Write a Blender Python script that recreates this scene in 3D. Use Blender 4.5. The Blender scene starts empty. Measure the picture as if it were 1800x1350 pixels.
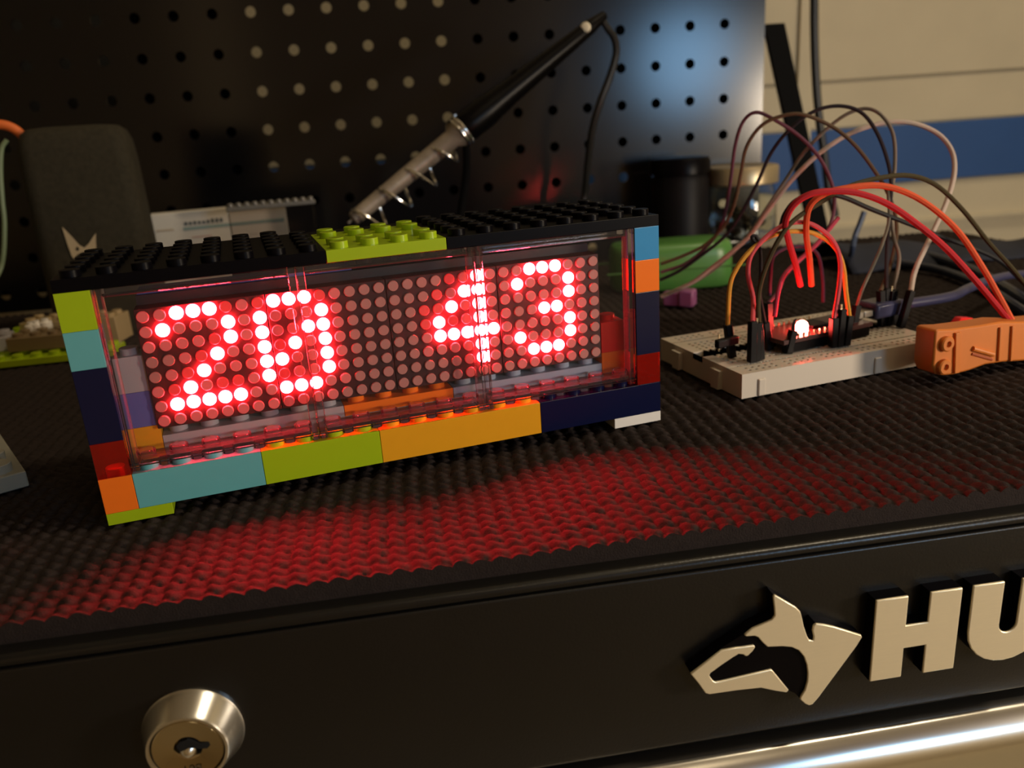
import bpy, bmesh, math, random
import numpy as np
from mathutils import Vector, Matrix
random.seed(7)
PI = math.pi
S = 0.001            # everything below is written in millimetres
ZB = 900.0           # height of the bench work level above the room floor

# ------------------------------------------------------------------ camera, world, lights, exposure
RM = np.array([[0.9440327113694572, -0.3233257899856743, -0.06528915219615618],
               [-0.1580469975768095, -0.2696453090076638, -0.9499013390270336],
               [0.28952268723074037, 0.9070566910940766, -0.3056546625169321]])   # camera right, down, forward
CAM = np.array([43.5712312, -213.37358348, 88.75180444])
FPX = 1424.49
sc = bpy.context.scene
COL = sc.collection


def W(p):
    return Vector((p[0] * S, p[1] * S, (p[2] + ZB) * S))


cd = bpy.data.cameras.new('camera')
cam = bpy.data.objects.new('camera', cd)
COL.objects.link(cam)
cd.sensor_width = 36
cd.lens = FPX / 1800 * 36
cd.clip_start = 0.005
cd.clip_end = 30
cd.dof.use_dof = True
cd.dof.focus_distance = 0.224
cd.dof.aperture_fstop = 15.5
rot = Matrix(((RM[0][0], -RM[1][0], -RM[2][0]), (RM[0][1], -RM[1][1], -RM[2][1]), (RM[0][2], -RM[1][2], -RM[2][2])))
cam.matrix_world = Matrix.Translation(W(CAM)) @ rot.to_4x4()
sc.camera = cam
sc.view_settings.view_transform = 'Standard'
sc.view_settings.look = 'None'
sc.view_settings.exposure = 0
sc.view_settings.gamma = 1
sc.view_settings.use_curve_mapping = False
sc.cycles.sample_clamp_indirect = 6
sc.cycles.max_bounces = 12
sc.cycles.caustics_reflective = False
sc.cycles.caustics_refractive = False
sc.cycles.transparent_max_bounces = 24

wd = bpy.data.worlds.new('world')
sc.world = wd
wd.use_nodes = True
wd.node_tree.nodes['Background'].inputs[0].default_value = (1.0, 0.8, 0.55, 1)
wd.node_tree.nodes['Background'].inputs[1].default_value = 0.004


def area(name, pos, target, size, power, color, shape='DISK'):
    ld = bpy.data.lights.new(name, 'AREA')
    ld.shape = shape
    ld.size = size * S
    ld.energy = power
    ld.color = color
    o = bpy.data.objects.new(name, ld)
    COL.objects.link(o)
    o.location = W(pos)
    d = W(target) - W(pos)
    o.rotation_euler = d.to_track_quat('-Z', 'Y').to_euler()
    return o


area('ceiling_lamp', (800, -250, 1380), (760, 420, 0), 260, 6.6, (1.0, 0.82, 0.56))
area('room_fill', (200, -1100, 1380), (200, -1100, 0), 500, 1.3, (1.0, 0.80, 0.52))  # added warm fill: brightens the room mirrored in the chrome
area('floor_fill', (760, -1350, 260), (760, -1350, -900), 300, 3.2, (1.0, 0.80, 0.48))  # added fill, no known lamp: lights the floor that badge and pull reflect
area('warm_side_lamp', (600, -420, 85), (160, 0, 20), 110, 2.5, (1.0, 0.82, 0.62))
area('cool_desk_lamp', (462, -900, 190), (370, 340, 125), 190, 1.25, (0.30, 0.62, 1.0))
for nm, p_, pw in (('sheen_strip_left', (-620, -960, 190), 0.07), ('sheen_strip_mid', (150, -1150, 190), 0.04)):  # added unseen strips, mirrored in the pegboard as warm upright sheens
    o_ = area(nm, p_, (100, 400, 120), 90, pw, (1.0, 0.66, 0.30), 'RECTANGLE')
    o_.data.size_y = 700 * S


# ------------------------------------------------------------------ frames and pixel helpers (photograph taken as 1800x1350)
TH = math.radians(-10.3)                      # tool chest yaw
EX = np.array([math.cos(TH), math.sin(TH), 0]); NF = np.array([math.sin(TH), -math.cos(TH), 0])
TP = math.radians(-13.15)                     # pegboard yaw
EP = np.array([math.cos(TP), math.sin(TP), 0]); NP_ = np.array([math.sin(TP), -math.cos(TP), 0])
PO = np.array([396.5, 334.0, 171.9])
UZ = np.array([0, 0, 1.0])


def ray(u, v):
    return RM.T @ np.array([(u - 900) / FPX, (v - 675) / FPX, 1.0])


def at(u, v, Y):
    """point of the scene at depth Y seen at this pixel"""
    r = ray(u, v)
    return CAM + r * ((Y - CAM[1]) / r[1])


def onz(u, v, z):
    r = ray(u, v)
    return CAM + r * ((z - CAM[2]) / r[2])


def onf(u, v, d):
    """(s, z) on the tool chest front plane at distance d"""
    r = ray(u, v)
    X = CAM + r * ((d - CAM @ NF) / (r @ NF))
    return (float(X @ EX), float(X[2]))


def TF(s, d, z):
    return EX * s + NF * d + UZ * z


def PF(s, d, z):
    """pegboard frame: s along the board, d towards the viewer from its face"""
    return EP * s + NP_ * (PO @ NP_ + d) + UZ * z


# ------------------------------------------------------------------ materials
MATS = {}


def principled(name):
    m = bpy.data.materials.new(name)
    m.use_nodes = True
    return m, m.node_tree, m.node_tree.nodes['Principled BSDF']


def mat(name, col, rough=0.4, metal=0.0, var=0.06, scale=250, bump=0.0, bscale=900, spec=0.5, emit=None, estr=1.0, coat=0.0, trans=0.0, ior=1.46, stretch=None):
    if name in MATS:
        return MATS[name]
    m, nt, b = principled(name)
    tc = nt.nodes.new('ShaderNodeTexCoord')
    mp = nt.nodes.new('ShaderNodeMapping')
    nt.links.new(tc.outputs['Object'], mp.inputs[0])
    if stretch:
        mp.inputs['Scale'].default_value = stretch
    nz = nt.nodes.new('ShaderNodeTexNoise')
    nz.inputs['Scale'].default_value = scale
    nz.inputs['Detail'].default_value = 3
    nt.links.new(mp.outputs[0], nz.inputs['Vector'])
    rmp = nt.nodes.new('ShaderNodeMapRange')
    rmp.inputs['To Min'].default_value = 1 - var
    rmp.inputs['To Max'].default_value = 1 + var
    nt.links.new(nz.outputs['Fac'], rmp.inputs['Value'])
    mx = nt.nodes.new('ShaderNodeVectorMath')
    mx.operation = 'SCALE'
    mx.inputs[0].default_value = col[:3]
    nt.links.new(rmp.outputs[0], mx.inputs['Scale'])
    nt.links.new(mx.outputs[0], b.inputs['Base Color'])
    b.inputs['Roughness'].default_value = rough
    b.inputs['Metallic'].default_value = metal
    b.inputs['Specular IOR Level'].default_value = spec
    b.inputs['Coat Weight'].default_value = coat
    b.inputs['Transmission Weight'].default_value = trans
    b.inputs['IOR'].default_value = ior
    if bump:
        n2 = nt.nodes.new('ShaderNodeTexNoise')
        n2.inputs['Scale'].default_value = bscale
        nt.links.new(mp.outputs[0], n2.inputs['Vector'])
        bp = nt.nodes.new('ShaderNodeBump')
        bp.inputs['Strength'].default_value = bump
        bp.inputs['Distance'].default_value = 0.0004
        nt.links.new(n2.outputs['Fac'], bp.inputs['Height'])
        nt.links.new(bp.outputs[0], b.inputs['Normal'])
    if emit:
        b.inputs['Emission Color'].default_value = (*emit, 1)
        b.inputs['Emission Strength'].default_value = estr
    MATS[name] = m
    return m


def thin_clear(name, tint, gloss_rough=0.02, haze=0.02, hazecol=(0.8, 0.75, 0.75), ior=1.45):
    """thin clear moulded plastic: transparent with a fresnel reflection and a trace of surface haze"""
    if name in MATS:
        return MATS[name]
    m = bpy.data.materials.new(name)
    m.use_nodes = True
    nt = m.node_tree
    nt.nodes.clear()
    out = nt.nodes.new('ShaderNodeOutputMaterial')
    tr = nt.nodes.new('ShaderNodeBsdfTransparent'); tr.inputs[0].default_value = (*tint, 1)
    gl = nt.nodes.new('ShaderNodeBsdfGlossy'); gl.inputs['Roughness'].default_value = gloss_rough
    df = nt.nodes.new('ShaderNodeBsdfDiffuse'); df.inputs[0].default_value = (*hazecol, 1)
    nz = nt.nodes.new('ShaderNodeTexNoise'); nz.inputs['Scale'].default_value = 120
    mr = nt.nodes.new('ShaderNodeMapRange'); mr.inputs['To Min'].default_value = haze * 0.5; mr.inputs['To Max'].default_value = haze * 1.5
    nt.links.new(nz.outputs['Fac'], mr.inputs['Value'])
    m1 = nt.nodes.new('ShaderNodeMixShader')
    nt.links.new(mr.outputs[0], m1.inputs[0])
    nt.links.new(tr.outputs[0], m1.inputs[1]); nt.links.new(df.outputs[0], m1.inputs[2])
    fr = nt.nodes.new('ShaderNodeFresnel'); fr.inputs[0].default_value = ior
    m2 = nt.nodes.new('ShaderNodeMixShader')
    nt.links.new(fr.outputs[0], m2.inputs[0]); nt.links.new(m1.outputs[0], m2.inputs[1]); nt.links.new(gl.outputs[0], m2.inputs[2])
    nt.links.new(m2.outputs[0], out.inputs[0])
    MATS[name] = m
    return m


def emitter(name, col, strength, base=(0.5, 0.1, 0.08)):
    m, nt, b = principled(name)
    b.inputs['Base Color'].default_value = (*base, 1)
    b.inputs['Roughness'].default_value = 0.4
    b.inputs['Emission Color'].default_value = (*col, 1)
    b.inputs['Emission Strength'].default_value = strength
    MATS[name] = m
    return m


ABS = dict(rough=0.22, var=0.03, scale=300)
M = dict(
    lime=mat('lime_plastic', (0.36, 0.50, 0.010), **ABS), azure=mat('azure_plastic', (0.13, 0.42, 0.45), **ABS),
    navy=mat('navy_plastic', (0.003, 0.005, 0.034), **ABS), orange=mat('orange_plastic', (0.95, 0.19, 0.015), **ABS),
    yellow=mat('golden_yellow_plastic', (0.80, 0.36, 0.015), **ABS), blue=mat('blue_plastic', (0.035, 0.27, 0.58), **ABS),
    white=mat('white_plastic', (0.80, 0.77, 0.72), **ABS), black=mat('black_plastic', (0.0025, 0.002, 0.003), rough=0.34, var=0.05, spec=0.1),
    grey=mat('light_grey_plastic', (0.42, 0.40, 0.42), **ABS), sand=mat('sand_blue_plastic', (0.30, 0.36, 0.46), **ABS),
    violet=mat('violet_blue_plastic', (0.13, 0.14, 0.42), **ABS), red=mat('red_plastic', (0.92, 0.02, 0.018), **ABS),
    tan=mat('tan_plastic', (0.40, 0.30, 0.16), **ABS),
)
M['pane'] = thin_clear('clear_pane', (0.985, 0.975, 0.975), 0.02, 0.0045, ior=1.2)
M['clear'] = thin_clear('clear_moulding', (0.93, 0.90, 0.91), 0.05, 0.024, (0.8, 0.76, 0.80), ior=1.35)
M['transred'] = thin_clear('clear_red_plastic', (0.80, 0.030, 0.015), 0.05, 0.22, (0.85, 0.03, 0.015))
M['glass'] = mat('jar_glass', (0.92, 0.95, 0.93), rough=0.02, trans=1.0, ior=1.4, var=0.01)


# ------------------------------------------------------------------ mesh helpers
class MB:
    """collects geometry in world millimetres"""
    def __init__(self):
        self.v = []; self.f = []; self.mi = []

    def add(self, vs, fs, mi=0):
        k = len(self.v)
        self.v += [tuple(map(float, p)) for p in vs]
        self.f += [tuple(i + k for i in f) for f in fs]
        self.mi += [mi] * len(fs)

    def box(self, o, u, v, w, mi=0):
        o, u, v, w = map(np.array, (o, u, v, w))
        P = [o, o + u, o + u + v, o + v, o + w, o + u + w, o + u + v + w, o + v + w]
        self.add(P, [(3, 2, 1, 0), (4, 5, 6, 7), (0, 1, 5, 4), (1, 2, 6, 5), (2, 3, 7, 6), (3, 0, 4, 7)], mi)

    def abox(self, x0, x1, y0, y1, z0, z1, mi=0, c=0.0):
        if c <= 0:
            self.box((x0, y0, z0), (x1 - x0, 0, 0), (0, y1 - y0, 0), (0, 0, z1 - z0), mi)
            return
        # chamfered box: 24 vertices
        vs = []; key = {}
        X = (x0, x1); Y = (y0, y1); Z = (z0, z1)
        for i in (0, 1):
            for j in (0, 1):
                for k in (0, 1):
                    sx, sy, sz = (c if i == 0 else -c), (c if j == 0 else -c), (c if k == 0 else -c)
                    for a in range(3):
                        p = [X[i] + (0 if a == 0 else sx), Y[j] + (0 if a == 1 else sy), Z[k] + (0 if a == 2 else sz)]
                        key[(i, j, k, a)] = len(vs); vs.append(p)
        fs = []
        for a in range(3):
            for s in (0, 1):
                q = []
                for (p, r) in ((0, 0), (1, 0), (1, 1), (0, 1)):
                    ijk = [0, 0, 0]; ijk[a] = s; ijk[(a + 1) % 3] = p; ijk[(a + 2) % 3] = r
                    q.append(key[(*ijk, a)])
                fs.append(tuple(q if s else q[::-1]))
        for a in range(3):  # edge strips along axis a
            b, d = (a + 1) % 3, (a + 2) % 3
            for p in (0, 1):
                for r in (0, 1):
                    q = []
                    for (s, ax) in ((0, b), (0, d), (1, d), (1, b)):
                        ijk = [0, 0, 0]; ijk[a] = s; ijk[b] = p; ijk[d] = r
                        q.append(key[(*ijk, ax)])
                    fs.append(tuple(q if (p ^ r) else q[::-1]))
        for i in (0, 1):
            for j in (0, 1):
                for k in (0, 1):
                    q = [key[(i, j, k, a)] for a in range(3)]
                    fs.append(tuple(q if (i ^ j ^ k) else q[::-1]))
        self.add(vs, fs, mi)

    def ring(self, c, a, b, r, n):
        return [c + a * (r * math.cos(2 * PI * i / n)) + b * (r * math.sin(2 * PI * i / n)) for i in range(n)]

    def lathe(self, o, axis, prof, n=24, mi=0, capa=True, capb=True):
        """prof: list of (distance along axis, radius)"""
        o = np.array(o, float); ax = np.array(axis, float); ax /= np.linalg.norm(ax)
        h = np.array([1.0, 0, 0]) if abs(ax[0]) < 0.8 else np.array([0, 1.0, 0])
        a = np.cross(ax, h); a /= np.linalg.norm(a); b = np.cross(ax, a)
        vs = []; fs = []
        for (t, r) in prof:
            vs += self.ring(o + ax * t, a, b, r, n)
        for k in range(len(prof) - 1):
            for i in range(n):
                j = (i + 1) % n
                fs.append((k * n + i, k * n + j, (k + 1) * n + j, (k + 1) * n + i))
        if capa:
            fs.append(tuple(range(n))[::-1])
        if capb:
            fs.append(tuple((len(prof) - 1) * n + i for i in range(n)))
        self.add(vs, fs, mi)

    def tube(self, pts, r, n=8, mi=0, res=6, closed=False):
        P = spline(pts, res) if res > 1 else [np.array(p, float) for p in pts]
        rr = r if callable(r) else (lambda t: r)
        T = [P[min(i + 1, len(P) - 1)] - P[max(i - 1, 0)] for i in range(len(P))]
        T = [t / (np.linalg.norm(t) + 1e-9) for t in T]
        h = np.array([0, 0, 1.0]) if abs(T[0][2]) < 0.9 else np.array([1.0, 0, 0])
        a = np.cross(T[0], h); a /= np.linalg.norm(a)
        vs = []; fs = []
        for i, p in enumerate(P):
            a = a - T[i] * (a @ T[i]); a /= (np.linalg.norm(a) + 1e-9)
            b = np.cross(T[i], a)
            vs += self.ring(p, a, b, rr(i / max(1, len(P) - 1)), n)
        for k in range(len(P) - 1):
            for i in range(n):
                j = (i + 1) % n
                fs.append((k * n + i, k * n + j, (k + 1) * n + j, (k + 1) * n + i))
        fs.append(tuple(range(n))[::-1]); fs.append(tuple((len(P) - 1) * n + i for i in range(n)))
        self.add(vs, fs, mi)

    def prism(self, poly, frame, d0, d1, mi=0):
        """poly: (s, z) points; frame(s, d, z) -> world"""
        A = sum(poly[i][0] * poly[(i + 1) % len(poly)][1] - poly[(i + 1) % len(poly)][0] * poly[i][1] for i in range(len(poly)))
        if A < 0:
            poly = poly[::-1]
        n = len(poly)
        vs = [frame(s, d0, z) for s, z in poly] + [frame(s, d1, z) for s, z in poly]
        fs = [tuple(range(n))[::-1], tuple(range(n, 2 * n))] + [(i, (i + 1) % n, n + (i + 1) % n, n + i) for i in range(n)]
        self.add(vs, fs, mi)

    def build(self, name, mats, parent=None, smooth=35, origin=None, bevel=0, fixn=True):
        me = bpy.data.meshes.new(name)
        org = np.array(origin if origin is not None else (ORG.get(parent.name) if parent is not None and parent.name in ORG else (0, 0, 0)), float)
        V = (np.array(self.v) - org) * S
        if parent is None and origin is None:
            c = V.mean(axis=0) if len(V) else np.zeros(3)
            lo = V.min(axis=0); hi = V.max(axis=0)
            c = (lo + hi) / 2; c[2] = lo[2]
            V = V - c; org = c / S
        me.from_pydata(V.tolist(), [], self.f)
        if not isinstance(mats, (list, tuple)):
            mats = [mats]
        for m in mats:
            me.materials.append(m)
        if len(mats) > 1:
            me.polygons.foreach_set('material_index', self.mi)
        if fixn:
            bm = bmesh.new(); bm.from_mesh(me)
            bmesh.ops.recalc_face_normals(bm, faces=bm.faces)
            bm.to_mesh(me); bm.free()
        if smooth:
            me.shade_smooth()
            me.set_sharp_from_angle(angle=math.radians(smooth))
        me.update()
        o = bpy.data.objects.new(name, me)
        COL.objects.link(o)
        ORG[o.name] = org
        if parent is not None:
            o.parent = parent
        else:
            o.location = Vector(org.tolist()) * S + Vector((0, 0, ZB * S))
        if bevel:
            md = o.modifiers.new('bevel', 'BEVEL'); md.width = bevel * S; md.segments = 2; md.limit_method = 'ANGLE'; md.angle_limit = math.radians(40)
        return o


ORG = {}


def spline(pts, res):
    P = [np.array(p, float) for p in pts]
    if len(P) < 3:
        return [P[0] + (P[1] - P[0]) * i / res for i in range(res + 1)]
    Q = [2 * P[0] - P[1]] + P + [2 * P[-1] - P[-2]]
    out = []
    for i in range(1, len(Q) - 2):
        p0, p1, p2, p3 = Q[i - 1:i + 3]
        for k in range(res):
            t = k / res
            out.append(0.5 * ((2 * p1) + (-p0 + p2) * t + (2 * p0 - 5 * p1 + 4 * p2 - p3) * t * t + (-p0 + 3 * p1 - 3 * p2 + p3) * t ** 3))
    out.append(P[-1])
    return out


def empty(name, pos, label, cat, group=None):
    o = bpy.data.objects.new(name, None)
    COL.objects.link(o)
    o.location = W(pos); o.empty_display_size = 0.01
    ORG[o.name] = np.array(pos, float)
    return tag(o, label, cat, group)


def tag(o, label=None, cat=None, group=None, kind=None):
    if label: o['label'] = label
    if cat: o['category'] = cat
    if group: o['group'] = group
    if kind: o['kind'] = kind
    return o


def text_mesh(s, name, m, parent, frame, s0, z0, d, size, flip=False, depth=0.15):
    cu = bpy.data.curves.new('t', 'FONT'); cu.body = s; cu.size = size; cu.align_x = 'CENTER'; cu.align_y = 'CENTER'
    to = bpy.data.objects.new('t', cu); COL.objects.link(to)
    me = bpy.data.meshes.new_from_object(to)
    mb = MB()
    k = -1 if flip else 1
    vs = [frame(s0 + k * v.co.x, d, z0 + k * v.co.y) for v in me.vertices]
    mb.add(vs, [tuple(p.vertices) for p in me.polygons])
    bpy.data.objects.remove(to); bpy.data.curves.remove(cu); bpy.data.meshes.remove(me)
    return mb.build(name, m, parent, smooth=0)


# ------------------------------------------------------------------ the room
wallpaint = mat('painted_wall', (0.60, 0.53, 0.38), rough=0.8, var=0.12, scale=14, bump=0.3, bscale=300)
bluepaint = mat('blue_painted_board', (0.020, 0.085, 0.28), rough=0.6, var=0.08, scale=20, bump=0.2)
floorm = mat('concrete_floor', (0.50, 0.44, 0.34), rough=0.7, var=0.2, scale=5)
ceilm = mat('ceiling_paint', (0.6, 0.55, 0.45), rough=0.9, var=0.05, scale=8)
WB = -150     # wall plane behind the pegboard face


def slab(name, s0, s1, d0, d1, z0, z1, m, parent=None):
    mb = MB()
    mb.box(PF(s0, d0, z0), EP * (s1 - s0), NP_ * (d1 - d0), (0, 0, z1 - z0))
    return mb.build(name, m, parent, smooth=0)


RS0, RS1, RD = -1300, 1500, 1900
wb = tag(slab('wall_back', RS0, RS1, WB - 60, WB - 4, -ZB, 1450, wallpaint), kind='structure')
tag(slab('wall_front', RS0, RS1, RD, RD + 50, -ZB, 1450, wallpaint), kind='structure')
tag(slab('wall_left', RS0 - 50, RS0, WB - 60, RD + 50, -ZB, 1450, wallpaint), kind='structure')
tag(slab('wall_right', RS1, RS1 + 50, WB - 60, RD + 50, -ZB, 1450, wallpaint), kind='structure')
tag(slab('floor', RS0 - 50, RS1 + 50, WB - 60, RD + 50, -ZB - 40, -ZB, floorm), kind='structure')
tag(slab('ceiling', RS0 - 50, RS1 + 50, WB - 60, RD + 50, 1450, 1490, ceilm), kind='structure')
# horizontal cladding boards of the back wall, each one a piece of its own
zz = -520
bands = [(-75, 9.5, wallpaint, 0), (9.5, 64, bluepaint, 3), (64, 106, wallpaint, 1), (106, 330, wallpaint, 3), (-240, -75, bluepaint, 3)]
for (z0, z1, m, dd) in bands:
    b = slab('board', RS0 + 2, RS1 - 2, WB - 4, WB + dd, z0 + 0.6, z1 - 0.6, m, wb)
    md = b.modifiers.new('bevel', 'BEVEL'); md.width = 0.0012; md.segments = 2
b = slab('board', RS0 + 2, RS1 - 2, WB - 4, WB + 6, 27 - 56, 30 - 56, wallpaint, wb)   # thin joint bead across the lower cream board
mb = MB(); mb.box(PF(431, WB, 30), EP * 14, NP_ * 7, (0, 0, 300)); b = mb.build('batten', wallpaint, wb, smooth=0)

# ------------------------------------------------------------------ tool chest
steel = mat('black_painted_steel', (0.007, 0.0065, 0.006), rough=0.30, var=0.25, scale=30, bump=0.10, bscale=1500, spec=0.6)
chrome = mat('polished_metal', (0.90, 0.88, 0.83), rough=0.23, metal=1.0, var=0.03, scale=60)
satin = mat('satin_metal_face', (0.98, 0.86, 0.60), rough=0.36, metal=0.5, var=0.04, scale=200, bump=0.05, bscale=1200, stretch=(1, 1, 30))
chest = empty('tool_chest', TF(110, -100, -ZB + 1), 'black steel tool chest under the mat with metal dog head badge and key lock', 'tool chest')
FACE = 46.0
CS0, CS1 = -330, 480


def profile(name, prof, m, parent, s0=CS0, s1=CS1, smooth=40):
    mb = MB()
    n = len(prof)
    vs = [TF(s0, d, z) for d, z in prof] + [TF(s1, d, z) for d, z in prof]
    fs = [tuple(range(n)), tuple(range(n, 2 * n))[::-1]] + [(i, (i + 1) % n, n + (i + 1) % n, n + i) for i in range(n)]
    mb.add(vs, fs)
    return mb.build(name, m, parent, smooth=smooth)


def arc(cd_, cz, r, a0, a1, n=6):
    return [(cd_ + r * math.cos(math.radians(a0 + (a1 - a0) * i / n)), cz + r * math.sin(math.radians(a0 + (a1 - a0) * i / n))) for i in range(n + 1)]


top_prof = [(-345, -8.6)] + arc(FACE - 1.4, -10.0, 1.4, 90, 0) + [(FACE, -10.6), (FACE - 0.4, -10.9), (FACE - 8, -10.9), (FACE - 8, -20), (-345, -20)]
profile('lid', top_prof, steel, chest)
mb = MB(); mb.box(TF(CS0 + 4, -340, -ZB + 1), EX * (CS1 - CS0 - 8), NF * (340 + FACE - 6), (0, 0, ZB - 22))
mb.build('cabinet', steel, chest, smooth=0)
pan = arc(FACE - 0.7, -12.2, 0.7, 90, 0, 4) + arc(FACE - 1.6, -58.6, 1.6, 0, -90, 5)
fpan = profile('front_panel', [(FACE - 7, -11.5)] + pan + [(FACE - 7, -60.2)], steel, chest)
# drawer pull: rolled bright lip running the whole width
pull = [(FACE - 5, -62.2), (FACE + 1.8, -62.2)] + arc(FACE - 2.3, -71.1, 10.0, 62, -4, 14) + [(FACE + 7.6, -78)] + arc(FACE + 5.2, -79.0, 2.4, 0, -180, 6) + [(FACE + 2.8, -76), (FACE + 2.8, -70), (FACE - 2, -66.5), (FACE - 5, -66)]
profile('drawer_pull', pull, chrome, chest, smooth=50)
dr = profile('drawer_front', [(FACE - 7, -68)] + arc(FACE - 1, -69, 1.0, 90, 0, 4) + arc(FACE - 1.6, -160, 1.6, 0, -90, 5) + [(FACE - 7, -161.6)], steel, chest)


def emb(pts, d):
    return [onf(1150 + x / 2.769, 900 + y / 2.769, d) for x, y in pts]


DF = FACE + 4.0
SIL = [(180, 790), (330, 672), (445, 600), (480, 570), (575, 525), (588, 505), (583, 405), (690, 465), (718, 500), (733, 560), (752, 605), (766, 600),
       (772, 562), (790, 545), (880, 560), (1013, 605), (985, 660), (770, 935), (745, 943), (712, 912), (690, 890), (655, 875), (520, 859), (400, 872), (270, 888), (245, 880)]
HEAD = [(440, 602), (452, 590), (480, 568), (575, 525), (588, 505), (586, 470), (580, 415), (588, 404), (690, 464), (712, 486), (719, 510), (730, 560), (745, 605), (756, 624),
        (775, 628), (778, 610), (772, 578), (776, 556), (790, 545), (830, 549), (880, 560), (1008, 600), (1013, 610), (985, 655), (800, 905), (772, 937), (755, 943), (735, 935), (711, 914),
        (715, 900), (735, 868), (747, 825), (749, 785), (744, 745), (730, 705), (705, 675), (670, 659), (625, 655), (552, 658), (528, 636), (508, 612), (490, 604), (450, 607)]
JAW = [(178, 790), (250, 735), (330, 674), (400, 662), (486, 649), (493, 658), (482, 676), (456, 702), (443, 703), (436, 695), (412, 692), (385, 708), (330, 745), (275, 785), (269, 797),
       (286, 822), (298, 829), (320, 826), (440, 798), (570, 767), (580, 776), (620, 825), (656, 868), (645, 880), (590, 872), (520, 857), (400, 870), (270, 889), (250, 884), (215, 835)]
mb = MB(); mb.prism(emb(SIL, DF), TF, FACE, DF - 0.7)
bdg = mb.build('badge_backing', M['black'], fpan)
for nm, poly in (('badge_head', HEAD), ('badge_jaw', JAW)):
    mb = MB(); mb.prism(emb(poly, DF), TF, DF - 0.7, DF)
    tag(mb.build(nm, satin, fpan, bevel=0.22), 'satin metal face of the dog head badge')
Hs = [(1083, 433), (1235, 411), (1243, 418), (1232, 546), (1338, 529), (1349, 390), (1495, 369), (1503, 376), (1480, 742), (1465, 753), (1320, 779), (1327, 645), (1221, 661), (1213, 799), (1060, 826), (1054, 818)]
hp = emb(Hs, DF)
s0h, s1h = hp[0][0], hp[7][0]; zt = hp[0][1]; zb = hp[14][1]; sw = 8.2
H2 = [(s0h, zt), (s0h + sw, zt), (s0h + sw, (zt + zb) / 2 + 3.2), (s1h - sw, (zt + zb) / 2 + 3.2), (s1h - sw, zt), (s1h, zt), (s1h, zb), (s1h - sw, zb), (s1h - sw, (zt + zb) / 2 - 3.2), (s0h + sw, (zt + zb) / 2 - 3.2), (s0h + sw, zb), (s0h, zb)]
u0 = onf(1150 + 1558 / 2.769, 900 + 355 / 2.769, DF)[0]
uw = s1h - s0h - 1.0
um = u0 + uw / 2


def upoly(grow=0):
    P = [(u0, zt), (u0 + sw, zt)]
    P += [(um - (uw / 2 - sw) * math.cos(a), zb + uw / 2 - (uw / 2 - sw) * math.sin(a) * 1.0) for a in [i * PI / 10 for i in range(11)]]
    P += [(u0 + uw - sw, zt), (u0 + uw, zt)]
    P += [(um + uw / 2 * math.cos(a), zb + uw / 2 * 0.92 - uw / 2 * 0.92 * math.sin(a)) for a in [i * PI / 12 for i in range(13)]]
    return P


for poly in (H2, upoly()):
    mb = MB(); mb.prism(poly, TF, FACE, DF - 0.7)
    back = mb.build('letter_body', M['black'], fpan)
    mb = MB(); mb.prism(poly, TF, DF - 0.7, DF)
    tag(mb.build('letter', satin, fpan, bevel=0.25), 'satin metal letter face')

# key lock
LS, LZ = 25.9, -33.0
lo = TF(LS, FACE, LZ)
mb = MB(); mb.lathe(lo, NF, [(-1, 10.8), (0.6, 10.8), (1.2, 10.4), (6.2, 8.7), (6.8, 8.3), (6.8, 7.75), (6.2, 7.6), (6.0, 7.5), (2, 7.5)], n=64, capb=True)
lock = mb.build('lock', chrome, fpan, smooth=30)
mb = MB(); mb.lathe(lo, NF, [(2.2, 7.35), (6.2, 7.35), (6.5, 7.1), (5.9, 2.9), (5.2, 2.7), (3.6, 2.5)], n=64)
facem = mat('spun_metal', (0.58, 0.48, 0.30), rough=0.20, metal=1.0, var=0.05, scale=50)
core = mb.build('lock_core', facem, lock, smooth=30)
mb = MB()
kp = [(-2.2, 1.1), (-1.4, 2.0), (0.2, 2.4), (1.6, 1.5), (2.6, 1.0), (4.4, 1.1), (4.8, 0.3), (3.9, -0.6), (2.4, -0.4), (1.2, 0.0), (0.0, 0.2), (-1.4, -0.4), (-2.0, 0.1)]
mb.prism([(LS + x, LZ + y) for x, y in kp], TF, FACE + 3.5, FACE + 6.15)
mb.build('keyway', mat('dark_slot', (0.004, 0.004, 0.004), rough=0.9), lock, smooth=0)
mb = MB(); mb.lathe(TF(LS - 0.4, FACE + 3.6, LZ - 1.5), NF, [(0, 1.9), (1.6, 1.7), (2.4, 0.9), (2.6, 0.1)], n=16)
mb.build('lock_tumbler', chrome, lock)
text_mesh('B01', 'engraving', mat('engraved_dark', (0.10, 0.075, 0.04), rough=0.7), lock, TF, LS, LZ - 5.1, FACE + 6.42, 2.7, flip=True)

# ------------------------------------------------------------------ non slip mat, knit relief as real geometry
sl = np.concatenate([np.arange(-230, -75, 1.3), np.arange(-75, 262, 0.56), np.arange(262, 470, 1.0)])
dl = np.concatenate([np.arange(41, -60, -0.45), np.arange(-60, -330, -1.0)])
SS, DD = np.meshgrid(sl, dl)
rng = np.random.RandomState(3)
DW = DD + 0.5 * np.sin(SS / 23.0) + 0.35 * np.sin(SS / 9.1 + DD / 17)
SW = SS + 0.5 * np.sin(DD / 13.0 + 1) + 0.3 * np.sin(DD / 5.3 + SS / 31)
row = DW / 3.6 + 0.16 * np.sin(2 * PI * SW / 4.5 + 0.9)
ri = np.floor(row).astype(int); rf = row - ri
colm = SW / 4.5 + 0.10 * (ri % 2)
ci = np.floor(colm).astype(int); cf = colm - ci
tab = rng.uniform(0.72, 1.0, (400, 400))
amp = tab[(ri + 200) % 400, (ci + 200) % 400]
cfa = np.clip(cf, 0, 1) ** 0.8
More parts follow.
